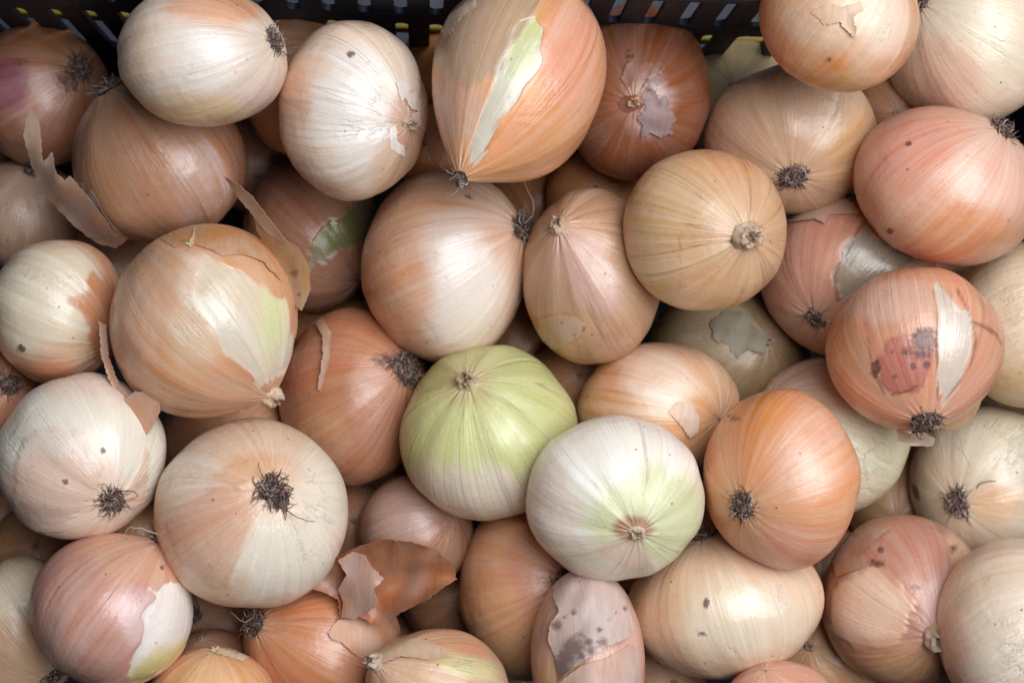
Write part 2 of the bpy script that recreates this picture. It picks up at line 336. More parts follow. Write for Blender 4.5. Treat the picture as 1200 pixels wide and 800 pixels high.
on(19, (824, 455, 1009, 668), (872, 594), 'root', 0, (.72, .39, .20), CREAM, .3, 'smooth orange onion with a star-shaped dark root at its lower left',
   ('c', 950, 530, 40, 60, .3, (.76, .52, .36), .7), ('c', 880, 480, 45, 30, 0, (.72, .36, .14), .6), ('c', 920, 640, 70, 26, 0, PINK, .6), ('s', 862, 490, 14, 7, .3, .25), h=.92, tuft=.9)
on(20, (1065, 474, 1250, 664), (1124, 588), 'root', 2, (.76, .66, .47), (.78, .74, .56), .3, 'pale cream onion with bristly brown root, at the right edge under hanging roots',
   ('p', 1160, 520, 70, 50, 0, .55), ('c', 1170, 590, 30, 22, 0, (.72, .46, .22), .6), ('f', 1190, 500, 26, 26, 0, LGREEN, .6), ('s', 1073, 575, 4, 12, -.4, .6), h=.92)
on(21, (734, 622, 966, 796), (824, 632), 'root', 2, (.72, .55, .36), (.78, .70, .52), .4, 'wide pale yellow onion with scabby specks, below the white and orange onions',
   ('p', 880, 725, 80, 62, 0, .9), ('c', 770, 690, 40, 40, 0, TAN, .5), ('s', 828, 706, 5, 10, .2, .45), ('s', 822, 742, 13, 7, .5, .2), h=.85)
on(22, (962, 602, 1154, 806), (1098, 748), 'neck', 1.2, (.50, .29, .19), (.76, .61, .44), .4, 'russet onion with papery top torn off a creamy patch, near the bottom right',
   ('h', [(978, 690), (1000, 672), (1022, 664), (1042, 668), (1058, 690), (1068, 706), (1062, 742), (1044, 760), (1000, 765), (972, 735)], (.74, .55, .37), .85), ('c', 1020, 710, 36, 40, 0, (.78, .62, .46), .8), ('c', 1030, 775, 60, 26, 0, (.64, .38, .22), .8), ('c', 1075, 650, 50, 40, 0, (.50, .29, .21), .8), ('c', 1100, 705, 20, 40, .2, (.60, .42, .36), .8),
   ('c', 1130, 650, 14, 40, -.4, (.72, .52, .34), .8), ('s', 1026, 660, 13, 6, .1, .55), ('s', 1032, 644, 5, 5, 0, .5), ('s', 1118, 640, 12, 12, .5, .25), ('s', 1075, 688, 14, 8, 0, .2), ('c', 1060, 780, 40, 14, 0, OCHRE, .5), h=.98, n=.12, stub=1)
on(23, (1096, 630, 1300, 860), (1290, 700), 'neck', 0, (.76, .63, .46), (.80, .73, .58), .25, 'large cream onion filling the bottom right corner',
   ('p', 1180, 750, 70, 70, 0, .5), ('f', 1165, 700, 50, 50, 0, STRAW, .4), ('c', 1115, 770, 20, 50, 0, (.74, .48, .34), .6), h=.95)
on(24, (538, 585, 716, 798), (662, 683), 'root', 3, (.68, .40, .22), (.70, .50, .32), .4, 'orange tan onion below the white onion, its root half hidden by loose skin',
   ('c', 630, 660, 35, 45, 0, ROSE, .5), ('c', 590, 760, 60, 40, 0, (.66, .46, .24), .6), ('s', 645, 777, 8, 6, 0, .4), h=.95)
on(25, (622, 664, 756, 880), (690, 668), 'neck', 2.4, (.64, .42, .32), CREAM, .3, 'pinkish onion at the bottom edge beneath a spotted skin flap',
   ('c', 660, 790, 40, 20, 0, OCHRE, .6), h=1.0)
on(26, (180, 489, 408, 712), (318, 574), 'root', 1, (.72, .55, .38), (.79, .74, .59), .55, 'big cream onion with a dark root tuft facing up, lower left',
   ('p', 335, 650, 75, 70, 0, 1.0), ('p', 220, 560, 45, 50, 0, .8), ('p', 380, 570, 40, 70, 0, .9), ('c', 240, 600, 50, 45, .3, (.72, .48, .34), .7), ('c', 300, 545, 30, 16, 0, (.72, .42, .2), .5), ('h', [(196, 610), (222, 585), (262, 572), (290, 560), (306, 590), (284, 640), (270, 690), (240, 682), (206, 650)], (.66, .42, .27), .6), ('h', [(250, 560), (275, 540), (330, 535), (350, 548), (310, 556), (280, 575)], (.72, .48, .28), .5), h=.9, m=.05)
on(27, (34, 624, 228, 806), (190, 630), 'root', 0, (.66, .39, .30), WHITE, .45, 'pink-skinned onion with a bare white patch on its right, bottom left',
   ('g', [(173, 688), (205, 685), (235, 690), (235, 740), (190, 790), (150, 800), (152, 775), (168, 755), (163, 720), (178, 700)], 1.2), ('f', 185, 785, 60, 22, -.5, (.62, .55, .22), .8),
   ('c', 155, 655, 60, 26, .3, (.66, .42, .26), .8), ('c', 160, 720, 24, 36, 0, (.68, .50, .46), .8), ('s', 190, 665, 8, 6, .5, .1), h=.92, m=.12, tuft=.8)
on(28, (-8, 436, 195, 632), (127, 580), 'root', 1, (.76, .63, .50), (.80, .77, .63), .35, 'white onion at the left edge with a dark root tuft on its lower side',
   ('p', 60, 500, 95, 55, 0, 1.0), ('p', 165, 530, 36, 60, 0, 1.0), ('f', 130, 460, 50, 25, 0, (.68, .56, .32), .6), ('c', 60, 570, 55, 40, 0, (.70, .50, .36), .6), ('s', 77, 564, 5, 4, 0, .5), ('s', 121, 528, 4, 4, 0, .7), ('h', [(18, 545), (30, 512), (70, 500), (98, 506), (118, 545), (108, 575), (70, 622), (20, 620)], (.72, .56, .44), .35), ('h', [(140, 590), (150, 570), (165, 540), (168, 525), (176, 535), (172, 580), (160, 600)], (.70, .48, .34), .6), h=.92)
on(29, (-14, 281, 149, 452), (128, 398), 'root', 2, (.62, .34, .18), (.76, .70, .52), .6, 'white onion at the left edge with a scrap of orange skin',
   ('p', 50, 350, 85, 75, 0, 1.2), ('h', [(108, 315), (113, 325), (128, 335), (150, 340), (150, 425), (110, 425), (104, 400), (94, 362), (78, 355), (80, 346), (98, 345)], (.60, .33, .18), .92), ('f', 60, 420, 50, 20, 0, (.70, .52, .34), .6), ('s', 25, 408, 6, 5, 0, .7), h=.95, tuft=0)
on(30, (128, 262, 349, 490), (316, 464), 'neck', 0, (.68, .42, .24), (.70, .62, .45), .6, 'glossy orange and white onion with peeling skin and a dry neck, left',
   ('g', [(230, 300), (265, 310), (300, 330), (335, 350), (348, 400), (330, 440), (305, 455), (285, 430), (262, 415), (245, 380), (228, 345)], 1.0), ('f', 320, 380, 18, 45, 0, LGREEN, .8),
   ('c', 180, 330, 45, 45, 0, (.66, .46, .30), .8), ('c', 270, 285, 70, 22, .3, (.62, .34, .17), .8), ('c', 190, 430, 60, 40, 0, (.68, .38, .19), .7), ('c', 235, 330, 28, 38, 0, PALE, .7), ('p', 240, 375, 50, 60, .4, .5), ('c', 165, 380, 26, 50, 0, (.70, .48, .33), .5), h=.95, n=.12, stub=.7)
on(31, (84, 94, 289, 286), (122, 92), 'root', 1.2, (.42, .24, .14), (.50, .38, .31), 1.4, 'tan veined onion with loose skin peeling off its left side, upper left',
   ('p', 235, 210, 40, 60, 0, .12), ('f', 235, 200, 60, 60, 0, (.64, .55, .52), .8), ('c', 115, 230, 26, 40, 0, (.44, .23, .10), .6), h=.98, m=.15, tuft=.9, dz=-.022)
on(32, (-40, 26, 133, 196), (92, 82), 'root', 2, (.40, .20, .11), MAUVE, .2, 'brown onion with purple stain and ragged root in the top left corner',
   ('c', 80, 45, 60, 25, 0, (.48, .24, .10), .7), ('c', 40, 110, 40, 35, 0, (.62, .40, .32), .7), ('c', 8, 100, 26, 34, 0, (.30, .12, .14), .9), ('s', 25, 72, 14, 6, 0, .3), ('s', 82, 92, 18, 22, .2, .5), h=.95, dz=-.018)
on(33, (-40, 186, 100, 322), (34, 205), 'root', 3, (.48, .33, .22), (.58, .46, .34), .3, 'dull beige onion at the left edge below the brown onion',
   ('p', 25, 250, 30, 45, 0, .2), h=.95, tuft=.4, dz=-.014)
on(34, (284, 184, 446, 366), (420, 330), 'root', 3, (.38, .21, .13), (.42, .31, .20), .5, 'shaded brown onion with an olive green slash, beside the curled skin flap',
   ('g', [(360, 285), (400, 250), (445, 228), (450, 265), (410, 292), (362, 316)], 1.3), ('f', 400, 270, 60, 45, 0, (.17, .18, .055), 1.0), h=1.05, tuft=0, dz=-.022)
on(35, (325, 360, 503, 569), (474, 432), 'root', 2, (.54, .27, .15), (.56, .35, .22), .35, 'russet onion with wiry curled roots, left of the green onion',
   ('c', 370, 520, 40, 45, 0, (.56, .35, .20), .7), ('c', 440, 480, 30, 50, 0, (.50, .30, .22), .5), ('c', 430, 385, 45, 25, 0, (.58, .30, .16), .5), ('s', 455, 420, 26, 16, 0, .35), h=.98, m=.08, tuft=1.4)
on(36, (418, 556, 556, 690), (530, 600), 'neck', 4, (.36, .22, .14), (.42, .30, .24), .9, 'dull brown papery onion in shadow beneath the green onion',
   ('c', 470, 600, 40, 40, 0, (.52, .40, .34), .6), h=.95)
on(37, (285, 668, 470, 850), (296, 728), 'root', 3, (.52, .25, .13), (.56, .35, .22), .7, 'orange onion with spidery root under the loose skin cup',
   ('c', 430, 730, 40, 40, 0, (.62, .36, .26), .6), h=1.0, m=.2, tuft=1.1)
on(38, (428, 736, 598, 880), (432, 772), 'neck', 2, (.60, .42, .28), (.66, .62, .34), .8, 'papery onion with a frayed neck and green streak at the bottom edge',
   ('c', 530, 750, 50, 18, .2, (.66, .38, .22), .7), ('p', 550, 780, 45, 14, .25, .9), ('f', 545, 778, 40, 12, .2, GREEN, .8), h=1.1, n=.3, stub=.8)
on(39, (172, 757, 322, 880), (250, 762), 'neck', 2, (.68, .42, .21), CREAM, .6, 'small orange onion peeping in at the bottom edge, left', ('c', 240, 780, 60, 20, 0, (.70, .46, .24), .5), h=.95)
on(40, (-50, 650, 98, 830), (62, 795), 'root', 2.2, (.68, .50, .32), (.74, .66, .48), .4, 'whitish onion at the left edge behind the pink-skinned onion',
   ('p', 20, 690, 50, 50, 0, .9), ('c', 30, 760, 50, 40, 0, TAN, .6), h=.95)
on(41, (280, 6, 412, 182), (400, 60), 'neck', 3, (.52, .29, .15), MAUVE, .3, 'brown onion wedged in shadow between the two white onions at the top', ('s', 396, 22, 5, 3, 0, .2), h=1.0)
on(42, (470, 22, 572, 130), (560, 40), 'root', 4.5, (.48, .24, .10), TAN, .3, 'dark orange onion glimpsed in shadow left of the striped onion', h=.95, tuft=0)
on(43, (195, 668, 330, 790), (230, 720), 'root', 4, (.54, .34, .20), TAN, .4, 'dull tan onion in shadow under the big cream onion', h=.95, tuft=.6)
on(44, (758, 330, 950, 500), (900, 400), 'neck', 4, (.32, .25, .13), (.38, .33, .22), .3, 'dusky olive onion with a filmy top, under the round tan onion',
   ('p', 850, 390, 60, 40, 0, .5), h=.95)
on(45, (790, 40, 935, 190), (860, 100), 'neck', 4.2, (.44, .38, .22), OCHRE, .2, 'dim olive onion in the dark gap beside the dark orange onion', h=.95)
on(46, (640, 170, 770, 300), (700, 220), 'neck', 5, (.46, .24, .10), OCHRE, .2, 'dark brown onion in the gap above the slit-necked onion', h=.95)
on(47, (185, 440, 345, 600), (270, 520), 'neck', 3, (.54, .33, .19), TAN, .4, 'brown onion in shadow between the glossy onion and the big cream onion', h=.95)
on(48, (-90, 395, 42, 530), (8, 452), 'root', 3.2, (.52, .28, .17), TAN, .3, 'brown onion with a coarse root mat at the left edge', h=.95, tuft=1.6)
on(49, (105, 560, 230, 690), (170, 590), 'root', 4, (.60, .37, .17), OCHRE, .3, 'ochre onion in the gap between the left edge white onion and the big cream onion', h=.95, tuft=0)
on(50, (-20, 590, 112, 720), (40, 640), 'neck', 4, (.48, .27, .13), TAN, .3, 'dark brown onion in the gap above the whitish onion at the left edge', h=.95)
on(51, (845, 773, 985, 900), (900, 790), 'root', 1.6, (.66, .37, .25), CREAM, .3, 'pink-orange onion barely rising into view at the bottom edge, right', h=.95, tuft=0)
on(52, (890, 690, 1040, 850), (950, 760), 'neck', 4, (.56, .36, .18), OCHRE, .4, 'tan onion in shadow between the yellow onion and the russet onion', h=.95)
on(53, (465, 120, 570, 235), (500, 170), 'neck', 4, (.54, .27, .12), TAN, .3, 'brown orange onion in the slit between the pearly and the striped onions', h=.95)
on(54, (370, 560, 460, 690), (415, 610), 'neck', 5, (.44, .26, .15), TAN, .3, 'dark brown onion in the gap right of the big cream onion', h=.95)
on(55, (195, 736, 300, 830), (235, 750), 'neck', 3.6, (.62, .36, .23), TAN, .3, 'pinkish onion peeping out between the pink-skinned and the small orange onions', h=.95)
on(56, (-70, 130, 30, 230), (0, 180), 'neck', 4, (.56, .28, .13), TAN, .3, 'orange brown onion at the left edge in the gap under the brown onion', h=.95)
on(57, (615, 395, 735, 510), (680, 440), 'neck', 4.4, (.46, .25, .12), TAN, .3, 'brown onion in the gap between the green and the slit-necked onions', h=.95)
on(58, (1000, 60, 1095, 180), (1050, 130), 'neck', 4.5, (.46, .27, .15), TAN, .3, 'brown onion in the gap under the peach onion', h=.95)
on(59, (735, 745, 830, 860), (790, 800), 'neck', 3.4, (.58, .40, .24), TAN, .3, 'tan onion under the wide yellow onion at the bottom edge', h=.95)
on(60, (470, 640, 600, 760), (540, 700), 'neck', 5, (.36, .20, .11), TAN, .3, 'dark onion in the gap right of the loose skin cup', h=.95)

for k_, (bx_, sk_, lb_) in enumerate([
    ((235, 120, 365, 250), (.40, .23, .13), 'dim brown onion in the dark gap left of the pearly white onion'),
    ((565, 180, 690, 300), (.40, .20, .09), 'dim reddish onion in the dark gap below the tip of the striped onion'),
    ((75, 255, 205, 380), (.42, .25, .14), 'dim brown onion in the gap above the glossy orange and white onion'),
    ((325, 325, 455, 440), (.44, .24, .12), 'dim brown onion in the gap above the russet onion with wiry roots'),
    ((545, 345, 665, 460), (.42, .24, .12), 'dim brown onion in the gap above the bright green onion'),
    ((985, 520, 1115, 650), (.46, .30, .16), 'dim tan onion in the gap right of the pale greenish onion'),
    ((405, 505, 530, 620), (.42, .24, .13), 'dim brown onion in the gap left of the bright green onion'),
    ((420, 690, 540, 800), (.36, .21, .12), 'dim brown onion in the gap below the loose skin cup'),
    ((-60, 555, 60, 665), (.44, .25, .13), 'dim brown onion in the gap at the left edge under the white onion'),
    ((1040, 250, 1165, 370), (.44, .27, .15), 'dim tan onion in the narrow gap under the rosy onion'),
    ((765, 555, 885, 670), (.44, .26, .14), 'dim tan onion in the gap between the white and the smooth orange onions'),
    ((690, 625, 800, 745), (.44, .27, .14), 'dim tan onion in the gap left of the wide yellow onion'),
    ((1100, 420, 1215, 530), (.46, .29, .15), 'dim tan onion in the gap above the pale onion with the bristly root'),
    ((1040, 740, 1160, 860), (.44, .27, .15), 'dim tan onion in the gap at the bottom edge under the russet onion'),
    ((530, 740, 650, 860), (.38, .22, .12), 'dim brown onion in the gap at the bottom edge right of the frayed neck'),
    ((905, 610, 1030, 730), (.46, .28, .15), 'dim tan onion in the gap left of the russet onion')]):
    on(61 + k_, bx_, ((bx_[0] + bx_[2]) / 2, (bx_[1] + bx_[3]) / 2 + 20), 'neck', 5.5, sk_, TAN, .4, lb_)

# ------------------------------------------------------------------ how deep each one lies (they rest on one another)
def half(o): b = o['bbox']; return (b[2] - b[0]) / 2, (b[3] - b[1]) / 2
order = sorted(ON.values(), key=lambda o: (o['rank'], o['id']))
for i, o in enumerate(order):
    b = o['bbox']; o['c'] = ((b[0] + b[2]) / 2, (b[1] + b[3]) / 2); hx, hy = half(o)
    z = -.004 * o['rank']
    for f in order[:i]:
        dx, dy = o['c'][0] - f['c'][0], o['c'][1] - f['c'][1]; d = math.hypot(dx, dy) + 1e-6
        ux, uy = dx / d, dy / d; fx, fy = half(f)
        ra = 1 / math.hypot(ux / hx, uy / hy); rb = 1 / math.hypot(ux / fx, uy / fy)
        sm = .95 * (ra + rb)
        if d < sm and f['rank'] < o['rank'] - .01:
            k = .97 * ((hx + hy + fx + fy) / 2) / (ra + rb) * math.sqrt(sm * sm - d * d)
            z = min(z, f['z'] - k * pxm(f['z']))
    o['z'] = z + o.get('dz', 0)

# ------------------------------------------------------------------ building one onion
TF = np.array([1.03, .985, 1.05])
def skin_tone(c):
    g = (c @ np.array([.4, .45, .15]))[:, None]
    s = np.clip((c.max(1) - c.min(1)) / c.max(1) / .62, 0, 1)[:, None]           # papers are coppery, whites stay white
    return (g + (c - g) * 1.10) * (np.array([1.03, 1.01, 1.06]) * (1 - s) + np.array([.985, .87, .93]) * s)
def grid(nl, np_):
    t = np.pi * (np.arange(nl) / (nl - 1)); t = t - .15 * np.sin(2 * t)       # finer rings near both ends
    t[0], t[-1] = .012, np.pi - .012
    ii, jj = np.meshgrid(np.arange(nl), np.arange(np_), indexing='ij')
    i, j = np.meshgrid(np.arange(nl - 1), np.arange(np_), indexing='ij'); k = (j + 1) % np_
    q = np.stack([i * np_ + j, i * np_ + k, (i + 1) * np_ + k, (i + 1) * np_ + j], -1).reshape(-1, 4)
    return nl, np_, t, ii.ravel(), jj.ravel(), q
FINE, COARSE = grid(108, 200), grid(52, 96)

def view_frame(c):
    v = CP - c; v /= np.linalg.norm(v)
    x = np.array([1., 0, 0]); x -= v * (x @ v); x /= np.linalg.norm(x)
    return x, np.cross(v, x), v

def tubes(paths, radii, sides=4):
    V, F = [], []
    for pts, r0 in zip(paths, radii):
        n = len(pts); base = len(V)
        tn = np.gradient(pts, axis=0); tn /= np.linalg.norm(tn, axis=1)[:, None] + 1e-12
        ref = np.array([.3, .5, .8])
        for k in range(n):
            a = np.cross(tn[k], ref); a /= np.linalg.norm(a) + 1e-9; b = np.cross(tn[k], a)
            r = r0 * (1 - .65 * k / (n - 1))
            for s in range(sides):
                an = 2 * math.pi * s / sides
                V.append(pts[k] + r * (math.cos(an) * a + math.sin(an) * b))
        for k in range(n - 1):
            for s in range(sides):
                p, q = base + k * sides + s, base + k * sides + (s + 1) % sides
                F.append((p, q, q + sides, p + sides))
    return np.array(V), np.array(F)

def root_tuft(o, obj, pole, ax, R, rng, amount):
    """dry roots: a mat of short curled fibres, some lying flat on the skin, a few long ones"""
    a = np.cross(ax, [.2, .9, .3]); a /= np.linalg.norm(a); b = np.cross(ax, a)
    paths, radii, cols = [], [], []
    rp = R * .125 * math.sqrt(amount)
    N = int(300 * amount); lob_ = rng.uniform(0, 6.28, 2)
    for k in range(N):
        an = rng.uniform(0, 6.283); rr = rp * math.sqrt(rng.uniform(0, 1)) * (1 + .22 * math.sin(2 * an + lob_[0]) + .16 * math.sin(3 * an + lob_[1]))
        rad = a * math.cos(an) + b * math.sin(an); tang = np.cross(ax, rad)
        dome = R * .03 * max(0, 1 - (rr / rp) ** 2)
        p = pole + rad * rr - ax * (rr * rr / R * .5 + R * .004) + ax * dome
        flat = rng.uniform() < .30
        L = R * (rng.uniform(.06, .17) if not flat else rng.uniform(.07, .20)) * (.8 + .2 * amount)
        if rng.uniform() < .012: L *= 3.0
        d = rad * (rng.uniform(.4, .9) * (rr / rp + .3) + (1.0 if flat else 0)) + ax * (rng.uniform(.05, .25) if flat else rng.uniform(.5, 1.1)) + tang * rng.normal() * .45
        d /= np.linalg.norm(d); curl = rng.normal(size=3) * (.35 if flat else 1.1)
        pts = [p]; n = 7
        for s in range(n):
            d = d + np.cross(curl, d) * .55 + rng.normal(size=3) * .16 - (ax * .10 if not flat else ax * .05); d /= np.linalg.norm(d)
            q = pts[-1] + d * L / n
            hgt = (q - pole) @ ax; out = (q - pole) - ax * hgt; o2 = out @ out
            lim = -o2 / R * .56 + R * .008
            if hgt < lim: q = q + ax * (lim - hgt)
            pts.append(q)
        paths.append(np.array(pts)); radii.append(R * rng.uniform(.0055, .0095))
        u = rng.uniform(); c = np.array([.10, .052, .045]) if u < .48 else (np.array([.24, .15, .115]) if u < .80 else np.array([.45, .36, .31]))
        cols.append(c * rng.uniform(.6, 1.3))
    V, F = tubes(paths, radii)
    # the corky plate they grow from
    nr, na = 4, 18; V0 = len(V); PV = []
    for i in range(nr):
        for j in range(na):
            an = 2 * math.pi * j / na; rr = rp * 1.15 * (i / (nr - 1)) * (1 + .18 * math.sin(3 * an + 1) * rng.uniform(.5, 1))
            PV.append(pole + (a * math.cos(an) + b * math.sin(an)) * rr + ax * (R * .03 * (1 - (i / (nr - 1)) ** 2) - rr * rr / R * .5 + rng.normal() * R * .004 - (R * .02 if i == nr - 1 else 0)))
    PF = [(V0 + i * na + j, V0 + i * na + (j + 1) % na, V0 + (i + 1) * na + (j + 1) % na, V0 + (i + 1) * na + j) for i in range(nr - 1) for j in range(na)]
    C = np.concatenate([np.repeat(np.array(cols), 8 * 4, axis=0), np.tile([[.045, .026, .020]], (len(PV), 1))])
    me = new_mesh('root_tuft', np.concatenate([V, PV]), np.concatenate([F, np.array(PF)]), M_FIBRE)
    put_color(me, 'skin', C)
    t = link('root_tuft', me, obj); t['kind'] = 'stuff'

def neck_stub(o, obj, pole, ax, R, rng, size):
    """the dried, pinched stem end: folded papery stub"""
    a = np.cross(ax, [.2, .9, .3]); a /= np.linalg.norm(a); b = np.cross(ax, a)
    na, nr = 40, 13; V = []; C = []
    ph = rng.uniform(0, 6.28, 4); bend = (a * rng.normal() + b * rng.normal()) * .25
    prof = [(.185, -.07), (.172, -.025), (.162, .004), (.155, .03), (.13, .06), (.122, .09), (.124, .118), (.112, .135), (.085, .135), (.066, .118), (.045, .10), (.025, .095), (.004, .10)]
    sk = np.array(o['skin'])
    for i, (r, h) in enumerate(prof):
        r *= size; h *= size
        for j in range(na):
            an = 2 * math.pi * j / na
            am = min(1, i / 4)
            f = 1 + am * (.30 * (abs(math.sin(2.5 * an + ph[0] + i * .22)) - .6) + .20 * (abs(math.sin(4.5 * an + ph[1] - i * .3)) - .6) + .22 * math.sin(2 * an + ph[2])) + rng.normal() * .035 * am
            hh = h + am * size * (.030 * math.sin(3 * an + ph[3]) + .02 * math.sin(7 * an + ph[1]) + rng.normal() * .012) * (i > 3)
            V.append(pole + (a * math.cos(an) + b * math.sin(an)) * r * R * f + (ax + bend * max(0, h) * 3) * hh * R)
            t = min(1, i / 6); c = sk * (1 - t) + np.array([.50, .35, .25]) * t
            if i >= 9: c = c * .55  # shade of the hollow put into the colour of the inner rings
            C.append(c * rng.uniform(.8, 1.15))
    F = np.array([(i * na + j, i * na + (j + 1) % na, (i + 1) * na + (j + 1) % na, (i + 1) * na + j) for i in range(nr - 1) for j in range(na)])
    V = np.array(V)
    me = new_mesh('neck', V, F, M_SCRAP); put_color(me, 'skin', np.array(C))
    put_vec(me, 'field', np.zeros((len(V), 3)) - [0, 2, 0]); put_vec(me, 'vein_co', np.stack([np.tile(np.arange(na), nr) * .0006, np.repeat(np.arange(nr), na) * .0004, np.zeros(len(V))], 1))
    link('neck', me, obj)

def build(o):
    rng = np.random.default_rng(1000 + o.get('seed', o['id']))
    NL, NP, T, II, JJ, QUADS = FINE if o['rank'] < 3.3 else COARSE
    o['Q'] = QUADS
    c = at(o['c'][0], o['c'][1], o['z'])
    hx, hy = half(o); Rpx = (hx + hy) / 2; h = o.get('h', .95); n = o.get('n', .05); m = o.get('m', .0)
    r = np.sin(T)[II]; z = -np.cos(T)[II] * h
    ph = 2 * np.pi * JJ / NP
    up_ = z > 0
    z = z + np.where(up_, n * (1 - r) ** 2, -m * (1 - r) ** 2)
    z = z - np.where(up_, 0, -.004 * np.exp(-(r / .10) ** 2))              # slight root dimple
    if o.get('dimple'): z = z - np.where(up_, .05 * np.exp(-(r / .16) ** 2), 0)
    D = np.stack([r * np.cos(ph), r * np.sin(ph), z], 1)
    f = 1 + .020 * wob(D, rng, 2.2) + .008 * wob(D, rng, 4.5) + .0016 * wob(D, rng, 13)
    lob = o.get('lob', 1) * .014 * np.cos(rng.integers(4, 8) * ph + rng.uniform(0, 6)) + .005 * np.cos(rng.integers(9, 15) * ph + rng.uniform(0, 6))
    f = f * (1 + lob * np.clip(r * 1.4, 0, 1) * np.where(up_, .9, .6))
    pleat = .005 * sum(np.cos(k * ph + rng.uniform(0, 6)) / 2 for k in (11, 17, 23)) * np.exp(-((r - .16) / .12) ** 2)
    f = f * (1 + pleat)
    P = D * f[:, None]
    # turn the visible end to where the photo shows it
    ox, oy = o['pole'][0] - o['c'][0], -(o['pole'][1] - o['c'][1])
    hh = h + (m if o['kind'] == 'root' else n)
    L = np.array([ox / hx, oy / hy]) / hh; ln = np.linalg.norm(L)
    if ln > .97: L *= .97 / ln; ln = .97
    ex, ey, ev = view_frame(c)
    ax = ex * L[0] + ey * L[1] + ev * math.sqrt(1 - ln * ln)
    loc_axis = Vector((0, 0, -1 if o['kind'] == 'root' else 1))
    q = loc_axis.rotation_difference(Vector(ax)) @ Quaternion((0, 0, 1), rng.uniform(0, 6.28))
    P = P @ np.array(q.to_matrix()).T * Rpx * pxm(o['z'])
    # true outline: squeeze to the width and height it has
    b = o['bbox']
    for _ in range(4):
        p = project(P + c)
        lo_, hi_ = p.min(0), p.max(0)
        s = np.array([(b[2] - b[0]), (b[3] - b[1])]) / (hi_ - lo_)
        P = P * np.array([s[0], s[1], math.sqrt(s[0] * s[1])])
        p = project(P + c); lo_, hi_ = p.min(0), p.max(0)
        e = np.array([(b[0] + b[2]) / 2, (b[1] + b[3]) / 2]) - (lo_ + hi_) / 2
        c = c + np.array([e[0], -e[1], 0]) * pxm(o['z'])
    px = project(P + c)
    nrm = P / np.linalg.norm(P, axis=1)[:, None]
    _, _, ev = view_frame(c)
    front = sstep(nrm @ ev, -.35, -.02)
    # paint
    NV = len(P); dirs = nrm
    skin = np.tile(np.array(o['skin'], float), (NV, 1)); flesh = np.tile(np.array(o['flesh'], float), (NV, 1))
    skin *= (1 + .10 * wob(dirs, rng, 2.5))[:, None] * (1 + .02 * np.stack([wob(dirs, rng, 3), wob(dirs, rng, 3) * .6, wob(dirs, rng, 3)], 1))
    peel = np.full(NV, -1.0 if o.get('nopeel') else -.62) + (0 if o.get('nopeel') else .22 * wob(dirs, rng, 3.2))
    step_ = np.zeros(NV)
    stain = np.full(NV, -1.25); vein = np.full(NV, float(o['vein']) + .12)
    feather = sum(np.sin(k_ * ph + rng.uniform(0, 6.28)) for k_ in (7, 13, 19, 31, 43)) / 2.3
    for s in o['st']:
        if s[0] == 'h':
            sdh = poly_sd(px, s[1]) + 2.6 * wob(dirs, rng, 16) + 1.8 * feather
            step_ += .00045 * sstep(sdh, -2, 2) * (front > .5) * (1 if len(s) < 5 else s[4])
            w = (sstep(sdh, -2, 2.5) * s[3] * front)[:, None]; skin = skin * (1 - w) + np.array(s[2]) * w
            flesh = flesh * (1 - w) + np.array(s[2]) * w
            continue
        if s[0] == 'l':                      # dark seam along a line
            dl = np.full(NV, 1e9)
            for (xa, ya), (xb, yb) in zip(s[1][:-1], s[1][1:]):
                e = np.array([xb - xa, yb - ya], float); w_ = px - [xa, ya]; tt = np.clip((w_ @ e) / (e @ e), 0, 1)
                dl = np.minimum(dl, np.linalg.norm(w_ - tt[:, None] * e, axis=1))
            w = (sstep(s[2] + 1.2 - dl + .8 * wob(dirs, rng, 14), 0, 2.4) * s[4] * front)[:, None]
            skin = skin * (1 - w) + np.array(s[3]) * w; flesh = flesh * (1 - w) + np.array(s[3]) * w
            continue
        if s[0] in 'gk':
            sd = poly_sd(px, s[1]) + 2.6 * wob(dirs, rng, 16) + 2.2 * feather
            step_ -= .0006 * sstep(sd, -1.5, 2.5) * (front > .5) * (1 if s[0] == 'g' else -1)
            sd = np.clip(sd / 7.0, -1.5, 1.5) * s[2]
            w = front
            if s[0] == 'g': peel = np.where(w > .5, np.maximum(peel, np.maximum(sd, -1)), peel)
            else: peel = np.where(w > .5, np.minimum(peel, np.maximum(-sd, -1)), peel)
            continue
        k, x, y, rx, ry, an = s[:6]; dx, dy = px[:, 0] - x, px[:, 1] - y
        u = (dx * math.cos(an) + dy * math.sin(an)) / rx; v = (-dx * math.sin(an) + dy * math.cos(an)) / ry
        d = np.hypot(u, v)
        if k in 'cfp': d = d + .10 * feather * np.clip(r * 2, 0, 1) + .07 * wob(dirs, rng, 9)
        if k == 'c': w = (sstep(1.3 - d, 0, .62) * s[7] * front)[:, None]; skin = skin * (1 - w) + np.array(s[6]) * w
        elif k == 'f': w = (sstep(1.35 - d, 0, .9) * s[7] * front)[:, None]; flesh = flesh * (1 - w) + np.array(s[6]) * w
        elif k == 'p':
            w = (sstep(1.25 - d + .16 * wob(dirs, rng, 5), 0, .75) * min(1, .35 + s[6] * .65) * front)[:, None]; skin = skin * (1 - w) + flesh * w
            peel = np.maximum(peel, np.where(front > .5, np.clip((1 - d) * .7, -2, .3) - .34, -9))
        elif k == 'P': peel = np.maximum(peel, np.where(front > .5, np.clip((1 - d) * 1.1, -2, 1) + (s[6] - .6) * .6, -9))
        elif k == 's': stain = np.maximum(stain, np.where(front > .5, np.clip((1 - d) * .9, -1.25, .9) * 1.0 - .55 + s[6], -9))
        elif k == 'v': vein = vein + sstep(1.3 - d, 0, 1) * s[6] * front
    if o.get('nopeel'): flesh = skin.copy()
    lat = (II / (NL - 1.0))
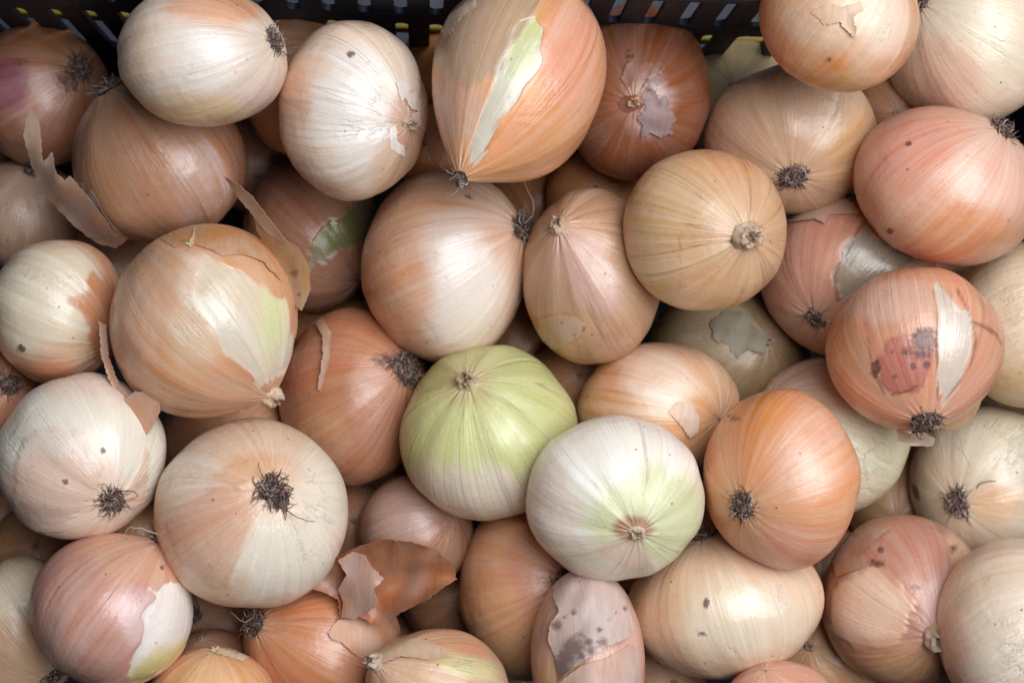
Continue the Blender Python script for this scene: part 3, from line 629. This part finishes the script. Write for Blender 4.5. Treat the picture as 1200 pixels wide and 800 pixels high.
    # around the roots the skin is paler and bristly, around the neck drier
    rt = np.exp(-((r / .30) ** 2)) * (~up_)
    skin = skin * (1 - .35 * rt[:, None]) + np.array([.70, .56, .38]) * .35 * rt[:, None]
    rt = np.exp(-((r / .15) ** 2)) * (~up_); stain = np.maximum(stain, -1.2 + 1.25 * rt)
    nk = np.exp(-((r / .22) ** 2)) * up_
    skin = skin * (1 - .5 * nk[:, None]) + np.array([.55, .40, .28]) * .5 * nk[:, None]
    vein = vein * (.25 + .95 * np.where(up_, 1, .55 + .0 * r)) + .25 * np.exp(-((r / .35) ** 2))
    P = P + nrm * step_[:, None]
    me = new_mesh('onion', P, QUADS, M_ONION)
    put_color(me, 'skin', np.clip(skin_tone(skin), .01, .9)); put_color(me, 'flesh', np.clip(flesh * TF, .01, .9))
    put_vec(me, 'field', np.stack([peel, stain, vein], 1))
    off = rng.uniform(-40, 40, 3)
    rr_ = .25 + .75 * np.clip(r / .35, 0, 1)
    put_vec(me, 'vein_co', np.stack([np.cos(ph), np.sin(ph), lat], 1) + np.array([math.floor(off[0]), math.floor(off[1]), off[2]]))
    ob = link('onion', me, None, c)
    ob['label'] = o['label']; ob['category'] = 'onion'; ob['group'] = 'onions heaped in the crate'
    o['obj'] = ob; o['P'] = P; o['cw'] = c
    Rm = Rpx * pxm(o['z'])
    rootp, neckp = P[:NP].mean(0), P[-NP:].mean(0)
    if o['kind'] == 'root' and o.get('tuft', 1) > 0:
        axr = rootp / np.linalg.norm(rootp)
        root_tuft(o, ob, rootp, axr, Rm, rng, o.get('tuft', 1))
    if o['kind'] == 'neck' and o.get('stub', .45) > 0:
        axn = neckp / np.linalg.norm(neckp)
        neck_stub(o, ob, neckp - axn * Rm * .01, axn, Rm, rng, o.get('stub', .45))
for o in ON.values(): build(o)

# ------------------------------------------------------------------ loose and lifting skins
def sheet(owner, pts, tone, name='skin_flap', parent=True, bulge=0.0, stain=None, wrinkle=.0006, seed=1, step=5.0, ragged=.45, thick=.00014, tone2=None, solid=False, curl=2.0):
    """thin papery sheet; pts: (x, y, h, lift) outline in the photo, h = height in pixels over the onion's centre or None to lie on its surface"""
    o = ON[owner]; rng = np.random.default_rng(seed); zc_ = o['cw'][2]; pm = pxm(zc_)
    bvh = BVHTree.FromPolygons([tuple(v) for v in (o['P'] + o['cw'])], [tuple(int(i) for i in q) for q in o['Q']])
    def surf(x, y):
        d = RM @ np.array([(x - 600) / FPX, -(y - 400) / FPX, -1.0]); d /= np.linalg.norm(d)
        hit = bvh.ray_cast(Vector(CP), Vector(d))
        return hit[0].z if hit[0] is not None else None
    ring = []
    n = len(pts)
    for i in range(n):
        a, b = pts[i], pts[(i + 1) % n]
        L = math.hypot(b[0] - a[0], b[1] - a[1]); k = max(1, int(L / (step * .6)))
        for j in range(k):
            t = j / k; jit = ragged if 0 < j else 0
            x = a[0] + (b[0] - a[0]) * t + rng.normal() * jit; y = a[1] + (b[1] - a[1]) * t + rng.normal() * jit
            if a[2] is None and b[2] is None:                # keep to the onion's own outline
                for _ in range(14):
                    if surf(x, y) is not None: break
                    x += (o['c'][0] - x) * .02; y += (o['c'][1] - y) * .02
            def hz(p):
                if p[2] is not None: return zc_ + p[2] * pm
                s_ = surf(p[0], p[1]); return (s_ if s_ is not None else zc_) + p[3] * pm
            if a[2] is None and b[2] is None:
                s_ = surf(x, y); zz = (s_ if s_ is not None else zc_) + (a[3] * (1 - t) + b[3] * t) * pm
            else: zz = hz(a) * (1 - t) + hz(b) * t
            ring.append((x, y, zz, a[3] * (1 - t) + b[3] * t))
    ring = np.array(ring); poly = ring[:, :2]
    allsurf = all(p[2] is None for p in pts)
    x0, y0 = poly.min(0); x1, y1 = poly.max(0)
    gx, gy = np.meshgrid(np.arange(x0, x1, step), np.arange(y0, y1, step))
    Q = np.stack([gx.ravel(), gy.ravel()], 1) + rng.uniform(-1, 1, (gx.size, 2)) * step * .2
    sd = poly_sd(Q, poly); Q = Q[sd > step * .5]
    vs = [Vector(p) for p in poly] + [Vector(p) for p in Q]
    ed = [(i, (i + 1) % len(ring)) for i in range(len(ring))]
    ov, oe, of, *_ = delaunay_2d_cdt(vs, ed, [list(range(len(ring)))], 1, 1e-4)
    XY = np.array([tuple(v) for v in ov])
    Dm = np.linalg.norm(XY[:, None] - poly[None], axis=2) + .5
    w = Dm ** -2.2; w /= w.sum(1)[:, None]
    sdv = np.clip(poly_sd(XY, poly), 0, None)
    if allsurf:
        lift = w @ ring[:, 3]
        Z = np.array([(surf(x, y) if surf(x, y) is not None else (w[i] @ ring[:, 2])) for i, (x, y) in enumerate(XY)]) + lift * pm
    else: Z = w @ ring[:, 2]
    Z = Z + bulge * pm * (1 - np.exp(-sdv / 22.0)) 
    nx = np.concatenate([XY * .12, np.zeros((len(XY), 1))], 1)
    Z = Z + curl * pm * np.exp(-sdv / 4.0) * (.4 + .6 * wob(nx, rng, .7, 5))
    fa = rng.uniform(0, 3.14); fd = np.array([math.cos(fa), math.sin(fa)])
    u_ = XY @ fd; v_ = XY @ np.array([-fd[1], fd[0]])
    fold = sum(np.abs(np.sin(u_ / L_ + .35 * np.sin(v_ / 19 + q_) + q_)) for L_, q_ in ((17, 1.1), (9.5, 2.7))) - 1.25
    Z = Z + wrinkle * .55 * wob(nx, rng, .8, 7) + wrinkle * .45 * fold
    V = np.array([at(x, y, z) for (x, y), z in zip(XY, Z)]) 
    cen = o['cw'] if parent else V.mean(0)
    me = new_mesh(name, V - cen, [tuple(f) for f in of], M_SCRAP if (allsurf or solid) else M_PAPER)
    c1 = np.array(tone); c2 = np.array(tone2 if tone2 is not None else tone)
    mixw = np.clip(.5 + .5 * wob(nx, rng, .5), 0, 1)[:, None]
    put_color(me, 'skin', c1 * mixw + c2 * (1 - mixw))
    stv = np.full(len(XY), -1.5)
    for (sx, sy, sr, sa) in (stain or []):
        stv = np.maximum(stv, (1 - np.linalg.norm(XY - [sx, sy], axis=1) / sr) * .9 - .55 + sa)
    put_vec(me, 'field', np.stack([stv * 0, stv, stv * 0], 1)); put_vec(me, 'vein_co', V)
    ob = link(name, me, o['obj'] if parent else None, (0, 0, 0) if parent else cen)
    so = ob.modifiers.new('thickness', 'SOLIDIFY'); so.thickness = thick; so.offset = 0
    es = ob.modifiers.new('crisp_edges', 'EDGE_SPLIT'); es.split_angle = math.radians(55)
    return ob

PAPER = (.60, .38, .28); PAPER2 = (.66, .48, .38); RUST = (.60, .28, .14)
# big shard peeling off the tan veined onion
sheet(31, [(34, 128, 62, 0), (46, 140, 60, 0), (50, 190, 44, 0), (61, 178, 58, 0), (66, 204, 52, 0), (76, 212, 50, 0), (82, 206, 56, 0), (104, 232, 54, 0), (128, 262, 40, 0), (150, 280, 16, 0), (136, 291, -4, 0), (112, 284, -6, 0), (84, 262, 2, 0), (54, 230, 10, 0), (36, 192, 26, 0), (27, 158, 44, 0)],
      (.70, .42, .28), bulge=4, seed=3, stain=[(68, 235, 3, .5), (75, 236, 3, .4)], tone2=(.74, .50, .37), wrinkle=.0005)
sheet(31, [(92, 214, 46, 0), (104, 214, 62, 0), (116, 240, 60, 0), (134, 268, 44, 0), (152, 281, 18, 0), (130, 266, 34, 0), (108, 240, 48, 0)], (.56, .40, .36), seed=4, bulge=0, wrinkle=.0003, stain=[(114, 245, 5, .4)])
# curled leaf between the glossy onion and the shaded brown one
sheet(30, [(262, 206, 38, 0), (276, 214, 50, 0), (296, 230, 58, 0), (306, 244, 60, 0), (320, 262, 60, 0), (336, 284, 56, 0), (330, 286, 44, 0), (312, 272, 42, 0), (294, 250, 40, 0), (278, 230, 34, 0)], (.70, .48, .34), seed=5, bulge=0, wrinkle=.0002)
sheet(30, [(296, 250, 30, 0), (314, 270, 42, 0), (334, 282, 50, 0), (350, 290, 54, 0), (362, 312, 50, 0), (364, 340, 42, 0), (354, 364, 28, 0), (346, 358, 22, 0), (336, 334, 22, 0), (318, 300, 24, 0), (302, 272, 26, 0)], (.66, .44, .27), seed=6, bulge=6, stain=[(345, 320, 6, .4), (350, 345, 4, .3), (340, 312, 4, .3)], tone2=(.58, .36, .18), wrinkle=.0004)
# rim of orange skin along the top of the glossy onion
sheet(30, [(186, 278, None, 1), (210, 264, None, 1), (245, 262, None, 1), (280, 272, None, 2), (305, 290, None, 3), (326, 318, None, 3), (330, 330, None, 2), (308, 306, None, 3), (285, 298, None, 3), (262, 300, None, 2), (240, 290, None, 3), (222, 284, None, 1.5), (204, 290, None, 1)], (.58, .31, .16), seed=7, wrinkle=.0002, stain=[(249, 296, 6, .3), (215, 282, 5, .3)])
sheet(30, [(217, 285, None, 1), (222, 284, None, 1), (229, 266, None, 7), (227, 286, None, 2), (223, 289, None, 1)], (.74, .60, .44), seed=17, step=2.5, ragged=.5)
# strip hanging from it over the white onion
sheet(30, [(116, 376, 26, 0), (124, 380, 26, 0), (128, 420, 28, 0), (140, 452, 32, 0), (150, 466, 34, 0), (142, 470, 32, 0), (128, 446, 30, 0), (118, 415, 26, 0)], (.66, .40, .28), seed=8, step=3, ragged=.4, wrinkle=.0002)
sheet(30, [(148, 466, 40, 0), (158, 458, 44, 0), (174, 458, 46, 0), (186, 456, 46, 0), (188, 482, 42, 0), (178, 502, 38, 0), (167, 515, 34, 0), (156, 498, 36, 0), (146, 474, 38, 0)], (.66, .38, .25), seed=9, bulge=4, tone2=(.70, .44, .31), wrinkle=.0003)
# thin band curling over the russet onion
sheet(35, [(346, 362, None, 14), (362, 364, None, 20), (378, 372, None, 18), (388, 390, None, 10), (386, 420, None, 5), (376, 458, None, 2), (372, 456, None, 2), (378, 420, None, 5), (378, 394, None, 10), (368, 376, None, 16), (352, 370, None, 14)], (.62, .37, .24), seed=10, step=3, ragged=.5, wrinkle=.0002)
# spotted flap over the pinkish onion at the bottom
sheet(25, [(652, 676, None, 2), (664, 668, None, 2), (690, 668, None, 2), (718, 672, None, 2), (737, 692, None, 4), (733, 706, None, 4), (740, 722, None, 6), (745, 738, None, 8), (734, 748, None, 13), (712, 757, None, 15), (690, 770, None, 12), (668, 784, None, 7), (654, 797, None, 3), (651, 772, None, 3), (642, 748, None, 4), (645, 730, None, 6), (655, 716, None, 4), (648, 698, None, 4)],
      (.64, .50, .46), seed=11, stain=[(652, 732, 7, .6), (672, 758, 13, .62), (664, 770, 11, .6), (690, 752, 5, .6), (706, 753, 6, .7), (702, 738, 4, .6), (672, 716, 4, .6), (655, 784, 13, .8), (692, 762, 6, .6), (680, 768, 6, .5), (732, 712, 4, .5), (722, 716, 3, .5), (714, 726, 3, .5), (738, 706, 3, .5), (660, 722, 3, .5), (688, 730, 3, .4), (680, 742, 5, .4)], tone2=(.58, .38, .30), wrinkle=.0016, curl=2)
sheet(25, [(654, 800, None, 2), (680, 780, None, 1), (712, 770, None, 1), (738, 754, None, 3), (750, 760, None, 3), (752, 800, None, 2), (740, 830, None, 1), (660, 830, None, 1)], (.62, .40, .31), seed=12, tone2=(.60, .42, .37), wrinkle=.0006)
# torn papery cap on the russet onion, lower right
sheet(22, [(974, 622, None, 6), (1000, 606, None, 4), (1034, 602, None, 3), (1042, 618, None, 3), (1024, 634, None, 5), (1010, 646, None, 5), (1012, 664, None, 3), (994, 670, None, 4), (980, 676, None, 4), (976, 660, None, 6), (968, 662, None, 6), (964, 640, None, 7)], (.50, .27, .18), seed=13, stain=[(1052, 610, 8, .4)], wrinkle=.0004)
# skins at the pink onion and the hanging-root onion
sheet(12, [(900, 258, None, 3), (930, 235, None, 2), (975, 228, None, 1), (1000, 238, None, 1), (1012, 252, None, 1), (985, 250, None, 2), (972, 252, None, 3), (966, 262, None, 4), (955, 256, None, 4), (925, 260, None, 3)], (.56, .34, .25), seed=14, wrinkle=.0003)
sheet(13, [(1098, 500, -14, 0), (1112, 480, -8, 0), (1132, 464, -6, 0), (1150, 470, -14, 0), (1142, 488, -20, 0), (1120, 504, -24, 0)], (.60, .36, .18), seed=15)
sheet(13, [(1050, 500, 0, 0), (1066, 508, 6, 0), (1084, 506, 8, 0), (1096, 514, 4, 0), (1092, 523, 0, 0), (1070, 522, 0, 0), (1052, 516, -4, 0)], (.58, .40, .28), seed=16, step=3)
# torn rim at the top of the striped onion, and loose scraps
sheet(3, [(517, 36, None, 3), (522, 22, None, 7), (540, 8, None, 6), (556, 0, None, 3), (560, 6, None, 1), (545, 16, None, 1.5), (534, 28, None, 2), (528, 40, None, 2), (521, 46, None, 3)], (.60, .46, .34), seed=18, step=3, ragged=.8)
sheet(5, [(950, 14, None, 1), (972, 4, None, 2), (990, 8, None, 2), (1008, 2, None, 2), (1012, 12, None, 2), (1000, 20, None, 3), (1004, 32, None, 4), (1003, 46, None, 3), (994, 38, None, 2), (984, 26, None, 1), (966, 30, None, 1)], (.72, .47, .30), seed=41, step=3, wrinkle=.0004, ragged=.9)
sheet(44, [(832, 378, None, 2), (850, 364, None, 3), (872, 366, None, 4), (880, 380, None, 3), (900, 392, None, 5), (896, 414, None, 3), (876, 410, None, 3), (864, 420, None, 2), (850, 402, None, 2), (838, 398, None, 2)], (.25, .21, .135), seed=42, step=4, wrinkle=.0012, ragged=1.0)
sheet(16, [(782, 482, None, 1), (796, 470, None, 2), (812, 474, None, 5), (820, 490, None, 8), (818, 506, None, 7), (808, 514, None, 3), (800, 500, None, 2)], (.70, .45, .26), seed=19, step=3, tone2=(.72, .54, .42))
sheet(11, [(606, 352, None, 2), (618, 344, None, 4), (622, 356, None, 6), (619, 378, None, 5), (612, 394, None, 3), (604, 380, None, 2)], (.64, .50, .46), seed=20, step=3)
sheet(10, [(618, 380, None, 2), (650, 368, None, 2), (672, 370, None, 2), (688, 380, None, 3), (682, 392, None, 2), (660, 405, None, 2), (640, 415, None, 2), (620, 418, None, 2)], (.58, .35, .22), seed=21, stain=[(658, 378, 4, .3), (686, 386, 5, .4), (640, 400, 4, .2), (672, 392, 4, .2)], wrinkle=.0004)
sheet(4, [(752, 112, None, 2), (766, 104, None, 3), (772, 116, None, 2), (782, 112, None, 4), (784, 128, None, 3), (794, 140, None, 8), (786, 146, None, 5), (790, 156, None, 6), (772, 160, None, 3), (762, 156, None, 2), (750, 164, None, 3), (754, 148, None, 2), (746, 140, None, 2), (756, 130, None, 2)], (.27, .18, .17), seed=22, step=3, wrinkle=.0013, tone2=(.22, .12, .09), ragged=1.1, stain=[(772, 122, 6, .4), (764, 110, 4, .4)])
sheet(4, [(724, 120, None, 1), (734, 112, None, 3), (746, 114, None, 5), (756, 122, None, 7), (750, 128, None, 5), (740, 132, None, 3), (728, 130, None, 1)], (.30, .10, .05), seed=35, step=3, wrinkle=.0010, ragged=.9)
sheet(4, [(728, 92, None, 1), (734, 76, None, 2), (742, 72, None, 2), (746, 84, None, 2), (740, 98, None, 2), (734, 104, None, 1)], (.32, .17, .13), seed=36, step=3, wrinkle=.0008, ragged=.9)
sheet(2, [(464, 96, None, 1), (474, 94, None, 2), (482, 104, None, 2), (478, 114, None, 1), (470, 118, None, 1)], (.84, .76, .68), seed=26, step=2.5, wrinkle=.0004)
sheet(2, [(474, 112, None, 1), (486, 108, None, 3), (494, 118, None, 3), (492, 130, None, 2), (482, 128, None, 1)], (.80, .68, .60), seed=27, step=2.5, wrinkle=.0006)
sheet(2, [(482, 134, None, 1), (492, 130, None, 3), (494, 146, None, 3), (486, 152, None, 1)], (.80, .66, .58), seed=28, step=2.5, wrinkle=.0006)
sheet(2, [(456, 150, None, 1), (464, 146, None, 1), (466, 166, None, 2), (474, 172, None, 2), (474, 184, None, 2), (466, 180, None, 1), (458, 174, None, 1)], (.84, .75, .66), seed=29, step=2.5, wrinkle=.0005)
sheet(38, [(432, 770, None, 6), (450, 756, None, 5), (462, 748, None, 4), (490, 748, None, 2), (520, 758, None, 1), (530, 770, None, 1), (500, 772, None, 1), (470, 768, None, 3), (448, 776, None, 5), (436, 790, None, 6), (430, 784, None, 7)], (.62, .43, .29), seed=23, step=4, wrinkle=.0005)
sheet(39, [(246, 762, None, 2), (250, 758, None, 4), (276, 762, None, 5), (292, 770, None, 4), (284, 774, None, 2), (262, 768, None, 1)], (.70, .52, .36), seed=24, step=3, ragged=.6)

# the loose cup of shed skin lying on the orange onion
cup = sheet(37, [(366, 664, 92, 0), (380, 655, 100, 0), (398, 652, 104, 0), (420, 640, 114, 0), (448, 632, 122, 0), (480, 634, 124, 0), (510, 642, 120, 0), (530, 660, 112, 0), (536, 678, 106, 0), (520, 688, 108, 0), (496, 704, 104, 0), (462, 722, 96, 0), (458, 732, 90, 0), (432, 728, 84, 0), (420, 722, 86, 0), (400, 724, 82, 0), (396, 702, 84, 0), (380, 694, 84, 0), (366, 690, 84, 0)],
            (.48, .19, .10), name='onion_skin', parent=False, bulge=-24, seed=30, tone2=(.54, .24, .13), wrinkle=.0026, ragged=.6, curl=4)
cup['label'] = 'loose rust-coloured cup of shed onion skin lying among the lower onions'; cup['category'] = 'onion skin'
def cup_scrap(pts, tone, seed, **kw):
    ob = sheet(37, pts, tone, name='torn_layer', parent=False, seed=seed, **kw)
    ob.parent = cup; ob.matrix_parent_inverse = Matrix.Translation(-cup.location)
cup_scrap([(396, 656, 106, 0), (412, 646, 112, 0), (428, 650, 110, 0), (436, 664, 108, 0), (450, 678, 102, 0), (438, 690, 100, 0), (444, 706, 96, 0), (432, 716, 94, 0), (414, 726, 86, 0), (400, 722, 84, 0), (402, 706, 92, 0), (396, 690, 98, 0), (406, 674, 106, 0)], (.56, .31, .22), 31, bulge=6, wrinkle=.0024, tone2=(.62, .42, .36))
sheet(37, [(384, 740, None, 3), (396, 726, None, 5), (420, 724, None, 4), (450, 726, None, 3), (466, 740, None, 2), (452, 780, None, 1), (420, 770, None, 2), (400, 752, None, 4), (388, 748, None, 5)], (.60, .33, .20), seed=34, wrinkle=.0004)

# single long roots that hang free
def strands(owner, lines, tone, rad=.00028, seed=1):
    o = ON[owner]; rng = np.random.default_rng(seed); pm = pxm(o['cw'][2]); paths = []
    for ln in lines:
        K = np.array([at(x, y, o['cw'][2] + h * pm) for x, y, h in ln]) - o['cw']
        t = np.linspace(0, len(K) - 1, 5 * (len(K) - 1) + 1); q = []
        for u in t:                                        # Catmull-Rom through the points
            i = min(int(u), len(K) - 2); f = u - i
            a, b, c_, d = K[max(i - 1, 0)], K[i], K[i + 1], K[min(i + 2, len(K) - 1)]
            q.append(.5 * (2 * b + (c_ - a) * f + (2 * a - 5 * b + 4 * c_ - d) * f * f + (3 * b - a - 3 * c_ + d) * f ** 3) + rng.normal(size=3) * rad * .5)
        paths.append(np.array(q))
    for pth in paths:
        V, F = tubes([pth], [rad], 5); me = new_mesh('root_strand', V, F, M_FIBRE)
        put_color(me, 'skin', np.tile(np.array(tone), (len(V), 1)) * rng.uniform(.8, 1.2, (len(V), 1)))
        link('root_strand', me, o['obj'])
strands(13, [[(1090, 486, 30), (1098, 500, 34), (1103, 520, 26), (1107, 540, 16)], [(1094, 480, 34), (1106, 496, 36), (1116, 518, 28), (1130, 532, 18), (1136, 546, 10)], [(1096, 478, 34), (1112, 488, 34), (1122, 504, 28), (1128, 526, 20)],
             [(1074, 478, 40), (1086, 468, 48), (1098, 464, 48)], [(1062, 490, 36), (1058, 480, 42), (1060, 474, 44)]], (.40, .27, .20), seed=2)
strands(20, [[(1136, 582, 70), (1150, 566, 84), (1170, 564, 86), (1188, 574, 76), (1198, 586, 66)]], (.20, .10, .07), seed=3)
strands(11, [[(614, 262, 60), (624, 252, 62), (625, 238, 64), (618, 222, 66), (612, 208, 68)], [(616, 284, 50), (628, 288, 50), (640, 292, 46)]], (.42, .32, .26), seed=4)
strands(35, [[(468, 422, 60), (456, 410, 70), (444, 408, 74), (430, 412, 74)], [(462, 440, 66), (446, 446, 74), (438, 446, 76)]], (.40, .29, .20), seed=5)
strands(27, [[(184, 626, 42), (168, 620, 54), (152, 618, 58), (146, 626, 56)]], (.52, .40, .28), seed=6)
strands(37, [[(298, 722, 66), (286, 728, 70), (270, 716, 70)], [(302, 736, 70), (330, 738, 84), (348, 718, 88)]], (.42, .30, .22), seed=7)
strands(30, [[(306, 470, 40), (298, 478, 34), (288, 482, 28), (282, 480, 26)]], (.50, .38, .30), seed=8)
